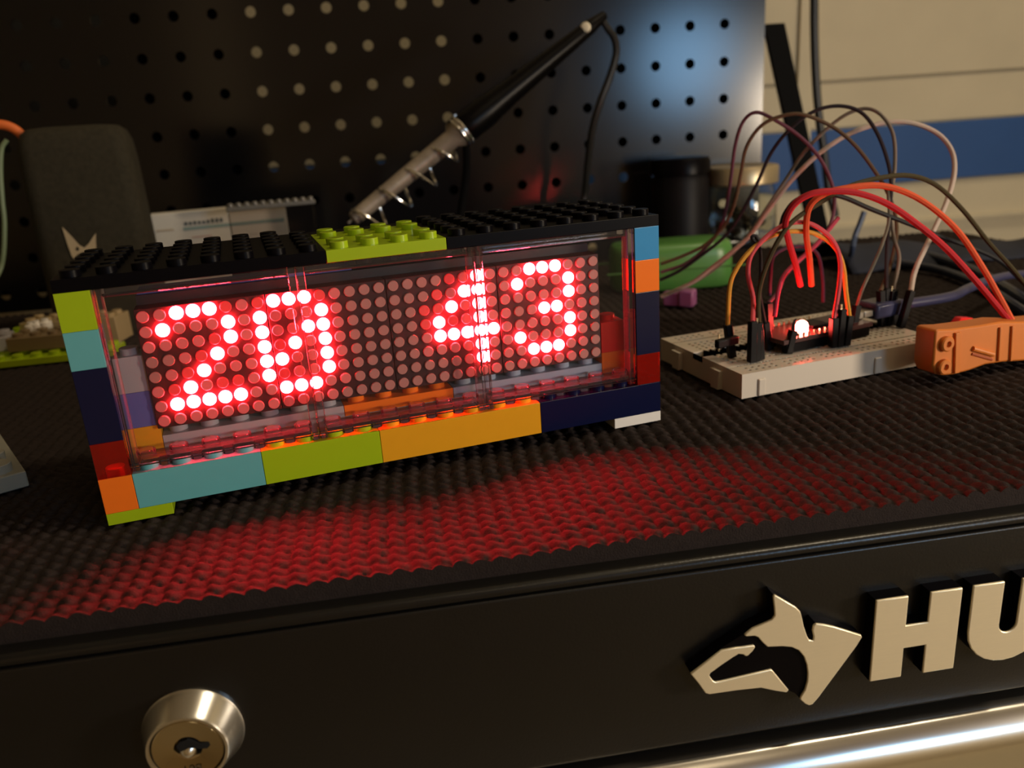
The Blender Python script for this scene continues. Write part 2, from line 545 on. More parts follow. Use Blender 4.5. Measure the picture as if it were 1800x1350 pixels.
g = np.sqrt(np.clip(1 - (2 * rf - 1) ** 2, 0, 1))
f_ = np.sin(PI * cfa) ** 0.85
hh = (0.15 + 0.85 * f_) * (0.25 + 0.75 * g) * amp
Z = -3.2 - 1.75 * (1 - hh)
n_r, n_c = Z.shape
V = np.empty((n_r, n_c, 3)); V[..., 0] = EX[0] * SS + NF[0] * DD; V[..., 1] = EX[1] * SS + NF[1] * DD; V[..., 2] = Z
skirt = V[0].copy(); skirt[:, 2] = -8.6
skb = V[-1].copy(); skb[:, 2] = -8.6
V = np.concatenate([skirt[None], V, skb[None]]); n_r += 2
mo = np.array([*TF(110, -100, 0)[:2], -8.6])
idx = np.arange(n_r * n_c).reshape(n_r, n_c)
quads = np.stack([idx[:-1, :-1], idx[1:, :-1], idx[1:, 1:], idx[:-1, 1:]], -1).reshape(-1, 4)
me = bpy.data.meshes.new('non_slip_mat')
me.vertices.add(n_r * n_c); me.vertices.foreach_set('co', ((V.reshape(-1, 3) - mo) * S).ravel())
me.loops.add(len(quads) * 4); me.loops.foreach_set('vertex_index', quads.ravel())
me.polygons.add(len(quads)); me.polygons.foreach_set('loop_start', np.arange(len(quads)) * 4)
me.update(calc_edges=True)
me.flip_normals() if me.polygons[len(quads) // 2].normal.z < 0 else None
me.shade_smooth(); me.set_sharp_from_angle(angle=math.radians(60))
me.materials.append(mat('rubber_foam', (0.027, 0.020, 0.018), rough=0.85, var=0.25, scale=500, bump=0.4, bscale=2500, spec=0.1))
mo_ = bpy.data.objects.new('non_slip_mat', me); COL.objects.link(mo_); mo_.location = W(mo)
tag(mo_, 'dark grey knobbly non-slip mat covering the top of the tool chest', 'mat')

# ------------------------------------------------------------------ the brick-built LED clock
clock = empty('led_matrix_clock', (80, 24, -3.2), 'clock built of coloured toy bricks with red dot matrix digits behind clear panels', 'clock')
PITCH = 8.0; G = 0.06


def brick(x0, y0, z0, nx, ny, h, m, name='brick', label=None, studs=True, parent=clock, skip=()):
    mb = MB()
    X0, Y0 = x0, y0
    mb.abox(X0 + G, X0 + nx * PITCH - G, Y0 + G, Y0 + ny * PITCH - G, z0 + 0.02, z0 + h - 0.02, c=0.08)
    if studs:
        for i in range(nx):
            for j in range(ny):
                if (i, j) in skip:
                    continue
                mb.lathe((X0 + 4 + 8 * i, Y0 + 4 + 8 * j, z0 + h - 0.1), (0, 0, 1), [(0, 2.4), (1.66, 2.4), (1.8, 2.26)], n=20, capa=False)
    o = mb.build(name, m, parent, smooth=30, fixn=False)
    if label: o['label'] = label
    return o


B = 9.6; Pl = 3.2
# feet
brick(0, 0, -3.2, 2, 2, Pl, M['lime'], 'plate', 'lime plate foot', False)
brick(144, 0, -3.2, 2, 2, Pl, M['white'], 'plate', 'white plate foot', False)
brick(0, 32, -3.2, 2, 2, Pl, M['black'], 'plate', None, False)
brick(144, 32, -3.2, 2, 2, Pl, M['black'], 'plate', None, False)
# bottom row
for x, n, c, l in ((0, 1, 'orange', 'orange brick'), (8, 4, 'azure', 'azure brick'), (40, 4, 'lime', 'lime brick'), (72, 6, 'yellow', 'golden yellow brick'), (120, 5, 'navy', 'navy blue brick')):
    brick(x, 0, 0, n, 1, B, M[c], 'brick', l)
for x, n in ((0, 4), (32, 8), (96, 8)):
    brick(x, 8, 0, n, 5, B, M['black'], 'brick', 'black brick', False)
# left column (front) and right column
for k, (c, h, l) in enumerate((('transred', 1, 'clear red brick'), ('navy', 2, 'navy blue brick'), ('azure', 1, 'azure brick'), ('lime', 1, 'lime brick'))):
    z = B * [1, 2, 4, 5][k]
    if h == 2:
        brick(0, 0, z, 1, 1, 2 * B, M[c], 'brick', 'tall ' + l, False)
    else:
        brick(0, 0, z, 1, 1, B, M[c], 'brick', l, c != 'lime')
for k, (c, l) in enumerate((('transred', 'clear red brick'), ('navy', 'tall navy blue brick'), (None, None), ('orange', 'orange brick'), ('blue', 'bright blue brick'))):
    if c:
        brick(152, 0, B * (k + 1), 1, 1, B * (2 if c == 'navy' else 1), M[c], 'brick', l, False)
# stud of the brick under the left clear red one shows through it: orange brick already carries it
# inner columns behind the panes
for k, (c, l) in enumerate((('yellow', 'golden yellow brick'), ('violet', 'violet blue brick'), ('grey', 'light grey brick'))):
    brick(8, 8, B * (k + 1), 1, 1, B, M[c], 'brick', l, k == 2)
brick(144, 8, B, 1, 1, B, M['orange'], 'brick', 'orange brick', False)
brick(144, 8, 2 * B, 1, 1, B, M['red'], 'brick', 'red brick')
# plates under the LED display
brick(16, 8, B, 16, 1, Pl, M['grey'], 'plate', 'light grey plate', False)
brick(16, 8, B + Pl, 6, 1, Pl, M['grey'], 'plate', 'light grey plate')
brick(64, 8, B + Pl, 4, 1, Pl, M['orange'], 'plate', 'orange plate')
brick(96, 8, B + Pl, 6, 1, Pl, M['sand'], 'plate', 'sand blue plate')
# rear posts and cross brick seen through the left pane
brick(40, 32, B, 4, 2, 48, M['black'], 'brick', None, False)
brick(96, 32, B, 4, 2, 48, M['black'], 'brick', None, False)
brick(16, 16, 50.4, 7, 1, Pl, M['violet'], 'plate', 'violet blue plate', False)
brick(8, 24, 54.4, 18, 1, Pl, M['black'], 'plate', None, False)
brick(72, 16, 50.4, 5, 1, Pl, M['black'], 'plate', 'black plate', True)
# roof
ZT = 57.6
brick(0, 0, ZT, 8, 6, Pl, M['black'], 'plate', 'black studded roof plate', skip=((7, 5),))
brick(96, 0, ZT, 8, 6, Pl, M['black'], 'plate', 'black studded roof plate')
brick(64, 0, ZT, 4, 2, Pl, M['lime'], 'plate', 'lime plate')
brick(64, 16, ZT, 4, 1, Pl, M['lime'], 'tile', 'smooth lime tile', False)
brick(64, 24, ZT, 4, 2, Pl, M['lime'], 'plate', 'lime plate')
brick(64, 40, ZT, 4, 1, Pl, M['black'], 'plate', None, False)
# clear panels, six studs wide and five bricks tall
for k in range(3):
    x0 = 8 + 48 * k; x1 = x0 + 48
    mb = MB()
    mb.abox(x0 + 0.1, x1 - 0.1, 0.15, 1.35, 11.4, ZT - 0.1, c=0.12)
    pn = mb.build('clear_panel', M['pane'], clock, smooth=30)
    for a, b_ in ((x0 + 0.12, x0 + 2.1), (x1 - 2.1, x1 - 0.12)):
        mb = MB(); mb.abox(a, b_, 1.4, 4.6, 9.75, ZT - 0.1, c=0.25)
        mb.build('panel_rib', M['clear'], pn, smooth=30)
    mb = MB()
    mb.abox(x0 + 2.2, x1 - 2.2, 1.4, 7.8, ZT - 2.4, ZT - 0.1, c=0.3)
    mb.build('panel_top_rail', M['clear'], pn, smooth=30)
    mb = MB()
    mb.abox(x0 + 2.2, x1 - 2.2, 1.4, 7.8, 11.55, 12.75, c=0.2)
    for i in range(6):
        mb.lathe((x0 + 4 + 8 * i, 4, 12.7), (0, 0, 1), [(0, 2.4), (1.6, 2.4), (1.75, 2.2)], n=20, capa=False)
        if i:
            mb.lathe((x0 + 8 * i, 4, 9.75), (0, 0, 1), [(0, 1.55), (1.8, 1.55)], n=14)
    mb.build('panel_base', M['clear'], pn, smooth=30)

# LED modules
LX0, LY, LZ0 = 17.44, 6.9, 20.4
modm = mat('display_face', (0.040, 0.010, 0.011), rough=0.45, var=0.1, spec=0.4)
pcb = mat('dark_circuit_board', (0.012, 0.012, 0.016), rough=0.5)
led_off = mat('led_diffuser_unlit', (0.50, 0.22, 0.19), rough=0.5, var=0.04)
led_on = emitter('led_lit', (1.0, 0.018, 0.030), 430.0)
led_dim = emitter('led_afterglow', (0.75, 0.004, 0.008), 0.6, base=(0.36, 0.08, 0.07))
led_half = emitter('led_spill_glow', (0.42, 0.006, 0.010), 0.55, base=(0.42, 0.20, 0.18))  # unlit LEDs beside lit ones: spilled red light put in as emission
digits = [[(2, 7), (3, 7), (4, 7), (1, 6), (5, 6), (5, 5), (4, 4), (3, 3), (2, 2), (1, 1), (2, 1), (3, 1), (4, 1), (5, 1)],
          [(8, 7), (9, 7), (10, 7), (7, 6), (11, 6), (7, 5), (10, 5), (11, 5), (7, 4), (9, 4), (11, 4), (7, 3), (8, 3), (11, 3), (7, 2), (11, 2), (8, 1), (9, 1), (10, 1)],
          [(22, 7), (21, 6), (22, 6), (20, 5), (22, 5), (19, 4), (22, 4), (19, 3), (20, 3), (21, 3), (22, 3), (23, 3), (22, 2), (22, 1)],
          [(26, 7), (27, 7), (28, 7), (25, 6), (29, 6), (29, 5), (27, 4), (28, 4), (29, 3), (25, 2), (29, 2), (26, 1), (27, 1), (28, 1)]]
LIT = {p for d in digits for p in d}
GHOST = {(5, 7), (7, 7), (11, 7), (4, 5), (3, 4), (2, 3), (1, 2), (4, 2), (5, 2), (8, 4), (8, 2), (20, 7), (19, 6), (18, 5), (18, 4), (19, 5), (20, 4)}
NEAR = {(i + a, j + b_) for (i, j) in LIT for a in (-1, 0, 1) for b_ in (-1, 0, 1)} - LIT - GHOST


def led_mesh(nm, r, m):
    mb = MB()
    mb.lathe((0, 0, 0), (0, -1, 0), [(0, r), (0.42, r), (0.60, r * 0.90)], n=20, capa=False)
    me = bpy.data.meshes.new(nm)
    me.from_pydata((np.array(mb.v) * S).tolist(), [], mb.f)
    me.materials.append(m)
    bm = bmesh.new(); bm.from_mesh(me); bmesh.ops.recalc_face_normals(bm, faces=bm.faces); bm.to_mesh(me); bm.free()
    me.shade_smooth(); me.set_sharp_from_angle(angle=math.radians(30))
    return me


lm = dict(on=led_mesh('led', 1.72, led_on), off=led_mesh('led', 1.5, led_off), dim=led_mesh('led', 1.5, led_dim), half=led_mesh('led', 1.5, led_half))
for k in range(4):
    x0 = LX0 - 2 + 32 * k
    mb = MB()
    mb.abox(x0 + 0.08, x0 + 31.92, LY, LY + 6.2, LZ0 - 2.0, LZ0 + 30.0, c=0.15)
    mod = mb.build('led_module', modm, clock, smooth=30)
    mod['label'] = 'square eight by eight red LED module'
    o0 = ORG[mod.name]
    for i in range(8):
        for j in range(8):
            c = (8 * k + i, j)
            kind = 'on' if c in LIT else 'dim' if c in GHOST else 'half' if c in NEAR else 'off'
            l = bpy.data.objects.new('led', lm[kind]); COL.objects.link(l); l.parent = mod
            l.location = Vector(((LX0 + 4 * c[0] - o0[0]) * S, (LY - o0[1]) * S, (LZ0 + 4 * j - o0[2]) * S))
            if kind == 'on': l['label'] = 'lit white-hot red LED'
mb = MB(); mb.abox(LX0 - 1.5, LX0 + 125.5, LY + 6.4, LY + 8.0, LZ0 - 2, LZ0 + 32.4)
mb.build('circuit_board', pcb, clock, smooth=0)

# ------------------------------------------------------------------ pegboard
pegm = mat('black_satin_board', (0.005, 0.005, 0.006), rough=0.18, var=0.2, scale=8, spec=0.65)
peg = empty('pegboard', PF(80, -10, -8.6), 'tall black metal pegboard with round holes standing behind the clock', 'pegboard')
P0 = float(PO @ EP); HP = 25.4
mb = MB()
nc0, nc1 = -26, 1
hr = 3.55; N = 16
zrow = [PO[2] + HP * k for k in range(2, -8, -1)]
SR = 340.0
thick = 1.4


def cell(mbx, sc_, zc, s0, s1, z0, z1, hole):
    if not hole:
        mbx.add([PF(s0, 0, z0), PF(s1, 0, z0), PF(s1, 0, z1), PF(s0, 0, z1)], [(0, 1, 2, 3)])
        mbx.add([PF(s0, -thick, z0), PF(s1, -thick, z0), PF(s1, -thick, z1), PF(s0, -thick, z1)], [(3, 2, 1, 0)])
        return
    for d, fl in ((0, False), (-thick, True)):
        ring = [PF(sc_ + hr * math.cos(2 * PI * (i + 0.5) / N), d, zc + hr * math.sin(2 * PI * (i + 0.5) / N)) for i in range(N)]
        sq = []
        for i in range(N):
            a = 2 * PI * (i + 0.5) / N
            ca, sa = math.cos(a), math.sin(a); t = 1 / max(abs(ca), abs(sa))
            x = ca * t; y = sa * t
            sq.append(PF((sc_ + x * (s1 - sc_)) if x > 0 else (sc_ + x * (sc_ - s0)), d, (zc + y * (z1 - zc)) if y > 0 else (zc + y * (zc - z0))))
        # corners
        fs = [(i, (i + 1) % N, N + (i + 1) % N, N + i) for i in range(N)]
        vs = ring + sq + [PF(s1, d, z1), PF(s0, d, z1), PF(s0, d, z0), PF(s1, d, z0)]
        q = N // 4
        for c4, i in enumerate((q // 2 - 1, q // 2 - 1 + q, q // 2 - 1 + 2 * q, q // 2 - 1 + 3 * q)):
            fs[i] = (i, (i + 1) % N, N + (i + 1) % N, 2 * N + c4, N + i)
        mbx.add(vs, [f[::-1] for f in fs] if fl else fs)
    r0 = [PF(sc_ + hr * math.cos(2 * PI * (i + 0.5) / N), 0, zc + hr * math.sin(2 * PI * (i + 0.5) / N)) for i in range(N)]
    r1 = [PF(sc_ + hr * math.cos(2 * PI * (i + 0.5) / N), -thick, zc + hr * math.sin(2 * PI * (i + 0.5) / N)) for i in range(N)]
    mbx.add(r0 + r1, [(i, (i + 1) % N, N + (i + 1) % N, N + i) for i in range(N)])


for c in range(nc0, nc1):
    sc_ = P0 + HP * c
    for zc in zrow:
        cell(mb, sc_, zc, sc_ - HP / 2, sc_ + HP / 2, zc - HP / 2, zc + HP / 2, True)
zt_, zb_ = zrow[0] + HP / 2, zrow[-1] - HP / 2
mb.box(PF(P0 + HP / 2, -thick, zb_), EP * (SR - P0 - HP / 2), NP_ * thick, (0, 0, zt_ - zb_))
mb.box(PF(SR - thick, -12, zb_), EP * thick, NP_ * (12 - thick), (0, 0, zt_ - zb_))
mb.build('perforated_panel', pegm, peg, smooth=0, fixn=False)
backm = mat('black_backing', (0.004, 0.004, 0.004), rough=0.7, spec=0.08)
s_c = lambda c: P0 + HP * c
for (c0, c1, z0, z1) in ((-16.6, -13.4, -8, 232), (-13.3, -6.3, -8, 57), (-26, -16.7, -8, 66), (-7.4, 0.6, 59, 232), (-6.2, -4.2, -8, 58)):  # dark sheets added behind holes that should not show the lit wall
    mb = MB(); mb.box(PF(s_c(c0), -16, z0), EP * (HP * (c1 - c0)), NP_ * 3, (0, 0, z1 - z0))
    mb.build('hole_blocker', backm, peg, smooth=0)
mb = MB(); mb.box(PF(s_c(-26), -60, -8), EP * (HP * 9.2), NP_ * 3, (0, 0, 240))  # added dark sheet, dims the wall light coming through the left holes
mb.build('hole_dimmer', mat('dim_backing', (0.045, 0.045, 0.045), rough=0.8), peg, smooth=0)
mb = MB()
a = PF(341, -8, 145); b_ = PF(383, -8, -8.4)
mb.box(a, EP * 15, NP_ * 5, b_ - a)
mb.build('strut', backm, peg, smooth=0)

# cable hanging down the wall
mb = MB()
mb.tube([PF(s, -60, z) for s, z in ((402, 235), (404, 165), (407, 120), (412, 80), (419, 45), (424, 18), (430, 0), (431, -5.2))], 3.4, n=10, res=5)
tag(mb.build('wall_cable', mat('black_cable', (0.010, 0.010, 0.009), rough=0.45)), 'thick black cable hanging down in front of the cream and blue wall', 'cable')

# ------------------------------------------------------------------ soldering iron resting in a coil holder
blk = mat('black_handle', (0.003, 0.0025, 0.0025), rough=0.33, var=0.1, spec=0.12)
I0 = at(612, 392, 250); I1 = at(812, 222, 250); I2 = at(1046, 40, 250)
I1 = I0 + (I2 - I0) * 0.46
axd = (I2 - I0) / np.linalg.norm(I2 - I0)
Lh = np.linalg.norm(I2 - I1)
iron = empty('soldering_iron', I1, 'black soldering iron leaning in its coil holder in front of the pegboard', 'soldering iron')
mb = MB(); mb.lathe(I1, axd, [(-4, 6.5), (0, 8.4), (6, 8.6), (16, 8.7), (22, 8.0), (34, 7.0), (46, 6.5), (60, 5.8), (80, 4.9), (Lh - 4, 4.3), (Lh, 3.6), (Lh + 7, 2.6), (Lh + 8, 1.6)], n=24)
mb.build('handle', blk, iron)
Ls = np.linalg.norm(I1 - I0)
mb = MB(); mb.lathe(I1, -axd, [(2, 3.6), (Ls * 0.25, 3.6), (Ls * 0.27, 3.0), (Ls * 0.8, 2.7), (Ls * 0.82, 1.6), (Ls, 0.6)], n=20)
tag(mb.build('barrel', mat('worn_metal', (0.52, 0.46, 0.36), rough=0.45, metal=0.5), iron), 'pale metal heating barrel')
ic = I1 + axd * (Lh - 6); idr = (CAM - ic) / np.linalg.norm(CAM - ic) + UZ * 0.25 + np.array([-0.3, 0, 0])
mb = MB(); mb.lathe(ic, idr, [(2, 3.0), (4.4, 3.0), (5.4, 2.4), (5.8, 1.2)], n=16)
mb.build('indicator', mat('pale_lens', (0.8, 0.72, 0.55), rough=0.3, spec=0.8), iron)
mb = MB()
mb.tube([I2 + axd * 5] + [at(u, v, y) for u, v, y in ((1066, 47, 250), (1080, 68, 252), (1083, 95, 254), (1072, 135, 256), (1055, 180, 258), (1042, 225, 262), (1034, 280, 268), (1028, 340, 275), (1018, 400, 285))] + [onz(1010, 420, -1.0)], lambda t: 1.7 + 1.3 * t * (1 - t) * 2, n=10)
mb.build('cord', MATS['black_cable'], iron)
# coil holder
hold = empty('iron_holder', (150, 262, -3.2), 'chrome spring coil holder around the soldering iron barrel', 'holder')
mb = MB()
h_ = np.array([0, 1.0, 0]); ca = np.cross(axd, h_); ca /= np.linalg.norm(ca); cb = np.cross(axd, ca)
pvw = np.cross(axd, (I1 - CAM) / np.linalg.norm(I1 - CAM)); pvw *= np.sign(-pvw[2]) * 5.5 / np.linalg.norm(pvw)
pts = []
turns = 4.0
for i in range(int(turns * 24) + 1):
    t = i / 24
    rad = 9.5 - 0.25 * t
    pos = I1 - axd * (4 + 18.5 * (turns - t)) + pvw * min(1, (turns - t))
    pts.append(pos + (ca * math.cos(2 * PI * t) + cb * math.sin(2 * PI * t)) * rad)
for i in range(1, 49):
    t = i / 24
    pts.append(I1 - axd * (4 - 2.3 * t) + (ca * math.cos(2 * PI * t) + cb * math.sin(2 * PI * t)) * 8.6)
mb.tube(pts, 0.85, n=8, res=1)
mb.build('coil', chrome, hold)
mb = MB(); mb.lathe(I1, -axd, [(-1, 8.0), (4, 8.2), (5, 7.6), (8, 5.4), (30, 5.0), (60, 4.4), (80, 4.0), (81, 3.0)], n=24, capa=False, capb=False)
mb.build('inner_sleeve', mat('brushed_sleeve', (0.36, 0.30, 0.23), rough=0.45, metal=0.35, var=0.6, scale=110), hold)
mb = MB(); mb.tube([I1 + axd * 1 - np.array([0, 0, 9]), (I1 + np.array([0, 6, -30])), (I1[0] - 12, 262, 8), (150, 262, 0)], 2.2, n=10)
mb.build('support_arm', backm, hold)
mb = MB(); mb.abox(120, 182, 225, 300, -3.2, 4.5, c=1.5)
mb.build('base', backm, hold)

# ------------------------------------------------------------------ left background: speaker, cord, boxes, bricks
fab = mat('olive_fabric', (0.034, 0.029, 0.018), rough=0.85, var=0.4, scale=400, bump=0.5, bscale=2200, spec=0.2)
SPN = empty('portable_speaker', (-27, 270, -3.2), 'dark fabric box speaker with rounded top and pale flame emblem at left', 'speaker')
mb = MB()


def rrect(w, d, r, n=5):
    out = []
    for cx, cy, a0 in ((w / 2 - r, d / 2 - r, 0), (-w / 2 + r, d / 2 - r, 90), (-w / 2 + r, -d / 2 + r, 180), (w / 2 - r, -d / 2 + r, 270)):
        for i in range(n + 1):
            a = math.radians(a0 + 90 * i / n)
            out.append((cx + r * math.cos(a), cy + r * math.sin(a)))
    return out


secs = [(0, 1.0, 0), (2, 1.03, 0), (60, 1.0, 0), (88, 0.98, 0), (97, 0.95, 0), (102, 0.88, 0), (104.5, 0.76, 0), (105.2, 0.5, 0)]
vs = []; base = rrect(53, 42, 8); nn = len(base)
for (z, k, _) in secs:
    vs += [(-27 + x * k, 270 + y * k, z - 3.2) for x, y in base]
fs = [tuple(range(nn))[::-1], tuple((len(secs) - 1) * nn + i for i in range(nn))]
for q in range(len(secs) - 1):
    fs += [(q * nn + i, q * nn + (i + 1) % nn, (q + 1) * nn + (i + 1) % nn, (q + 1) * nn + i) for i in range(nn)]
mb.add(vs, fs)
spk = mb.build('body', fab, SPN, smooth=60)
emp = [(105, 70), (135, 98), (175, 140), (215, 185), (245, 200), (275, 172), (300, 132), (318, 108), (318, 160), (322, 220), (240, 225), (205, 240), (178, 268), (165, 250), (140, 180), (118, 110)]
ep_ = [at(80 + x / 3.6, 380 + y / 3.6, 248.3) for x, y in emp]
mb = MB(); mb.prism([(p[0], p[2]) for p in ep_], lambda s, d, z: np.array([s, 248.6 - d, z]), 0, 0.6)
mb.build('emblem', mat('pale_print', (0.42, 0.33, 0.20), rough=0.6), SPN)
hl = [at(80 + x / 3.6, 380 + y / 3.6, 247.9) for x, y in ((200, 190), (215, 205), (205, 222), (188, 210))]
mb = MB(); mb.prism([(p[0], p[2]) for p in hl], lambda s, d, z: np.array([s, 248.0 - d, z]), 0, 0.15)
mb.build('emblem_notch', fab, SPN)

mb = MB(); c0 = at(2, 258, 262)
mb.tube([c0 + np.array([11.5 * math.cos(a), 0, 10.5 * math.sin(a)]) for a in [math.radians(-15 + 20 * i) for i in range(12)]], 2.3, n=12, res=3)
tag(mb.build('orange_loop', mat('orange_rubber', (0.75, 0.16, 0.03), rough=0.5)), 'orange rubber loop at the left edge beside the dark speaker', 'loop')
mb = MB(); mb.tube([at(u, v, 256) for u, v in ((12, 246), (3, 262), (1, 300), (4, 350), (8, 400), (2, 470), (-30, 520))] + [onz(-60, 560, -2.2)], 1.1, n=8)
tag(mb.build('green_wire', mat('pale_green_wire', (0.20, 0.26, 0.14), rough=0.4)), 'thin pale green wire hanging below the orange loop', 'wire')

# white card package and clear case
paper = mat('white_card', (0.62, 0.58, 0.50), rough=0.6, var=0.05, scale=60)
mb = MB()
TL = at(262, 376, 300); TR_ = at(503, 374, 300)
pk = empty('card_package', ((TL[0] + TR_[0]) / 2, 303, -3.2), 'white printed card package standing behind the clock next to the speaker', 'package')
mb.abox(TL[0], TR_[0], 300, 312, -3.2, 52.5, c=0.5)
mb.build('box', paper, pk)


def patch(u0, v0, u1, v1, m, nm):
    a, b2 = at(u0, v0, 300), at(u1, v1, 300)
    mbx = MB(); mbx.abox(a[0], b2[0], 299.75, 299.95, min(a[2], b2[2]) , max(a[2], b2[2]))
    return mbx.build(nm, m, pk, smooth=0)


teal = mat('teal_print', (0.22, 0.32, 0.30), rough=0.6)
patch(322, 400, 500, 388, teal, 'printed_band')
rng2 = random.Random(4)
a0, a1 = at(325, 398, 300), at(395, 391, 300)
for q in range(9):
    mbx = MB(); xx = a0[0] + (a1[0] - a0[0]) * q / 9
    mbx.abox(xx, xx + 1.6, 299.6, 299.74, a0[2] + 0.6, a0[2] + 0.6 + 1.6 + rng2.random())
    mbx.build('printed_mark', mat('dark_print', (0.08, 0.10, 0.10), rough=0.6), pk, smooth=0)
patch(275, 408, 305, 402, mat('tan_print', (0.42, 0.33, 0.22), rough=0.6), 'printed_mark')
patch(338, 418, 372, 413, mat('red_print', (0.45, 0.22, 0.16), rough=0.6), 'printed_mark')
patch(415, 414, 455, 410, MATS['red_print'], 'printed_mark')
cc = empty('clear_case', (62, 270, -3.2), 'clear plastic case with a beaded white rim behind the black roof plate', 'case')
cl0, cl1 = at(398, 362, 270), at(552, 356, 270)
mb = MB(); mb.abox(cl0[0], cl1[0], 266, 284, -3.2, cl0[2] - 3.2, c=0.6)
mb.build('body', thin_clear('smoked_clear', (0.86, 0.83, 0.81), 0.08, 0.004), cc)
mb = MB(); mb.abox(cl0[0] - 0.5, cl1[0] + 0.5, 265.4, 284.6, cl0[2] - 3.0, cl0[2] - 0.4, c=0.5)
for q in range(11):
    mb.lathe((cl0[0] + 2 + q * (cl1[0] - cl0[0] - 4) / 10, 266.5, cl0[2] - 0.6), (0, 0, 1), [(0, 1.5), (1.4, 1.5), (2.0, 1.0)], n=12)
mb.build('beaded_rim', mat('frosted_rim', (0.15, 0.14, 0.12), rough=0.25, spec=0.9), cc)

# loose toy bricks at the left
def loose(name, x, y, z, nx, ny, h, m, ang, label, studs=True, cat='toy brick', stud_r=2.4):
    mb = MB()
    mb.abox(-nx * 4, nx * 4, -ny * 4, ny * 4, 0, h, c=0.2)
    if studs:
        for i in range(nx):
            for j in range(ny):
                mb.lathe((-nx * 4 + 4 + 8 * i, -ny * 4 + 4 + 8 * j, h - 0.1), (0, 0, 1), [(0, stud_r), (1.7, stud_r), (1.8, stud_r - 0.15)], n=18, capa=False)
    o = mb.build(name, m, None, smooth=30, origin=(0, 0, 0))
    o.location = W((x, y, z)); o.rotation_euler = (0, 0, math.radians(ang))
    return tag(o, label, cat, 'loose toy pieces at the left')


p = onz(60, 640, -3.2)
loose('toy_plate', p[0] - 10, p[1] + 8, -3.2, 12, 2, 3.2, M['lime'], -8, 'long lime toy plate lying on the mat at far left', cat='toy plate')
p2 = onz(115, 612, 0)
loose('toy_brick', p[0] + 6, p[1] + 13, 1.9, 4, 2, 6.4, mat('dark_tan_plastic', (0.20, 0.14, 0.07), rough=0.4), -12, 'brown toy brick sitting on the lime plate, nearest the clock')
loose('toy_brick', p[0] - 22, p[1] + 20, 1.9, 3, 2, 6.4, M['grey'], 14, 'grey toy brick among the loose pieces at the left edge')
gq = at(22, 592, p[1] + 30)
loose('toy_brick', gq[0] - 4, p[1] + 34, -3.2, 3, 3, gq[2] + 3.2, M['lime'], 25, 'lime toy brick standing tallest among the loose pieces at left')
loose('toy_brick', p[0] + 14, p[1] + 38, -3.2, 6, 2, 13, M['tan'], -18, 'tan toy brick behind the lime plate at left')
for q, (u, v, lb) in enumerate(((58, 586, 'leftmost small white round toy piece on the loose bricks'), (66, 580, 'middle small white round toy piece on the loose bricks'), (84, 585, 'rightmost small white round toy piece on the loose bricks'))):
    pw = at(u, v, p[1] + 22)
    mb = MB(); mb.lathe((pw[0], pw[1], 8.6), (0, 0, 1), [(0, 2.9), (2.4 + q * 0.4, 2.9), (2.8 + q * 0.4, 2.6), (3.0 + q * 0.4, 1.6), (4.2 + q * 0.4, 1.6)], n=20)
    tag(mb.build('round_piece', M['white']), lb, 'toy piece', 'small white round toy pieces')
cpt = onz(45, 828, 1.6)
gp = loose('grey_toy_plate', 0, 0, -3.2, 4, 4, 3.2, mat('weathered_grey', (0.30, 0.29, 0.24), rough=0.35), 0, 'grey studded toy plate cut off at the left edge of the picture', True, 'toy plate', 2.5)
gp.scale = (1.5, 1.5, 1.5)
e1 = onz(0, 762, 1.6) - cpt; e1 /= np.linalg.norm(e1)
ang = math.atan2(-e1[0], e1[1])
hw = 24
off = np.array([-math.cos(ang) * hw - math.sin(ang) * hw * 1.0, -math.sin(ang) * hw + math.cos(ang) * hw])
gp.location = W((cpt[0] + off[0], cpt[1] + off[1], -3.2)); gp.rotation_euler = (0, 0, ang)

# ------------------------------------------------------------------ right background
green = mat('green_plastic', (0.075, 0.22, 0.045), rough=0.35, var=0.06)
gc = empty('green_case', (252, 186, -3.2), 'bright green rounded plastic case lying behind the clock and the breadboard', 'case')
mb = MB()
A = math.radians(-16)
gx0 = at(1066, 440, 196)[0]; gx1 = at(1298, 455, 170)[0]; gw = (gx1 - gx0) / math.cos(A) - 4; gcx = (gx0 + gx1) / 2
base = rrect(gw, 34, 12, 6); nn = len(base); vs = []
secs = [(0, 0.90), (1.5, 0.96), (6, 1.0), (17, 1.0), (21, 0.97), (23.5, 0.90), (24.6, 0.78)]
for z, k in secs:
    kx = 1 - (1 - k) * 0.35
    vs += [(gcx + (x * kx) * math.cos(A) - (y * k) * math.sin(A), 186 + (x * kx) * math.sin(A) + (y * k) * math.cos(A), z - 3.2) for x, y in base]
fs = [tuple(range(nn))[::-1], tuple((len(secs) - 1) * nn + i for i in range(nn))]
for q in range(len(secs) - 1):
    fs += [(q * nn + i, q * nn + (i + 1) % nn, (q + 1) * nn + (i + 1) % nn, (q + 1) * nn + i) for i in range(nn)]
mb.add(vs, fs); mb.build('shell', green, gc, smooth=60)
mb = MB()
for sgn in (-1, 1):
    mb.tube([(gcx + x * math.cos(A) - sgn * 17.2 * math.sin(A), 186 + x * math.sin(A) + sgn * 17.2 * math.cos(A), 8.2) for x in (-38, 0, 38)], 0.5, n=6)
mb.build('seam', mat('dark_green_seam', (0.04, 0.13, 0.02), rough=0.5), gc)

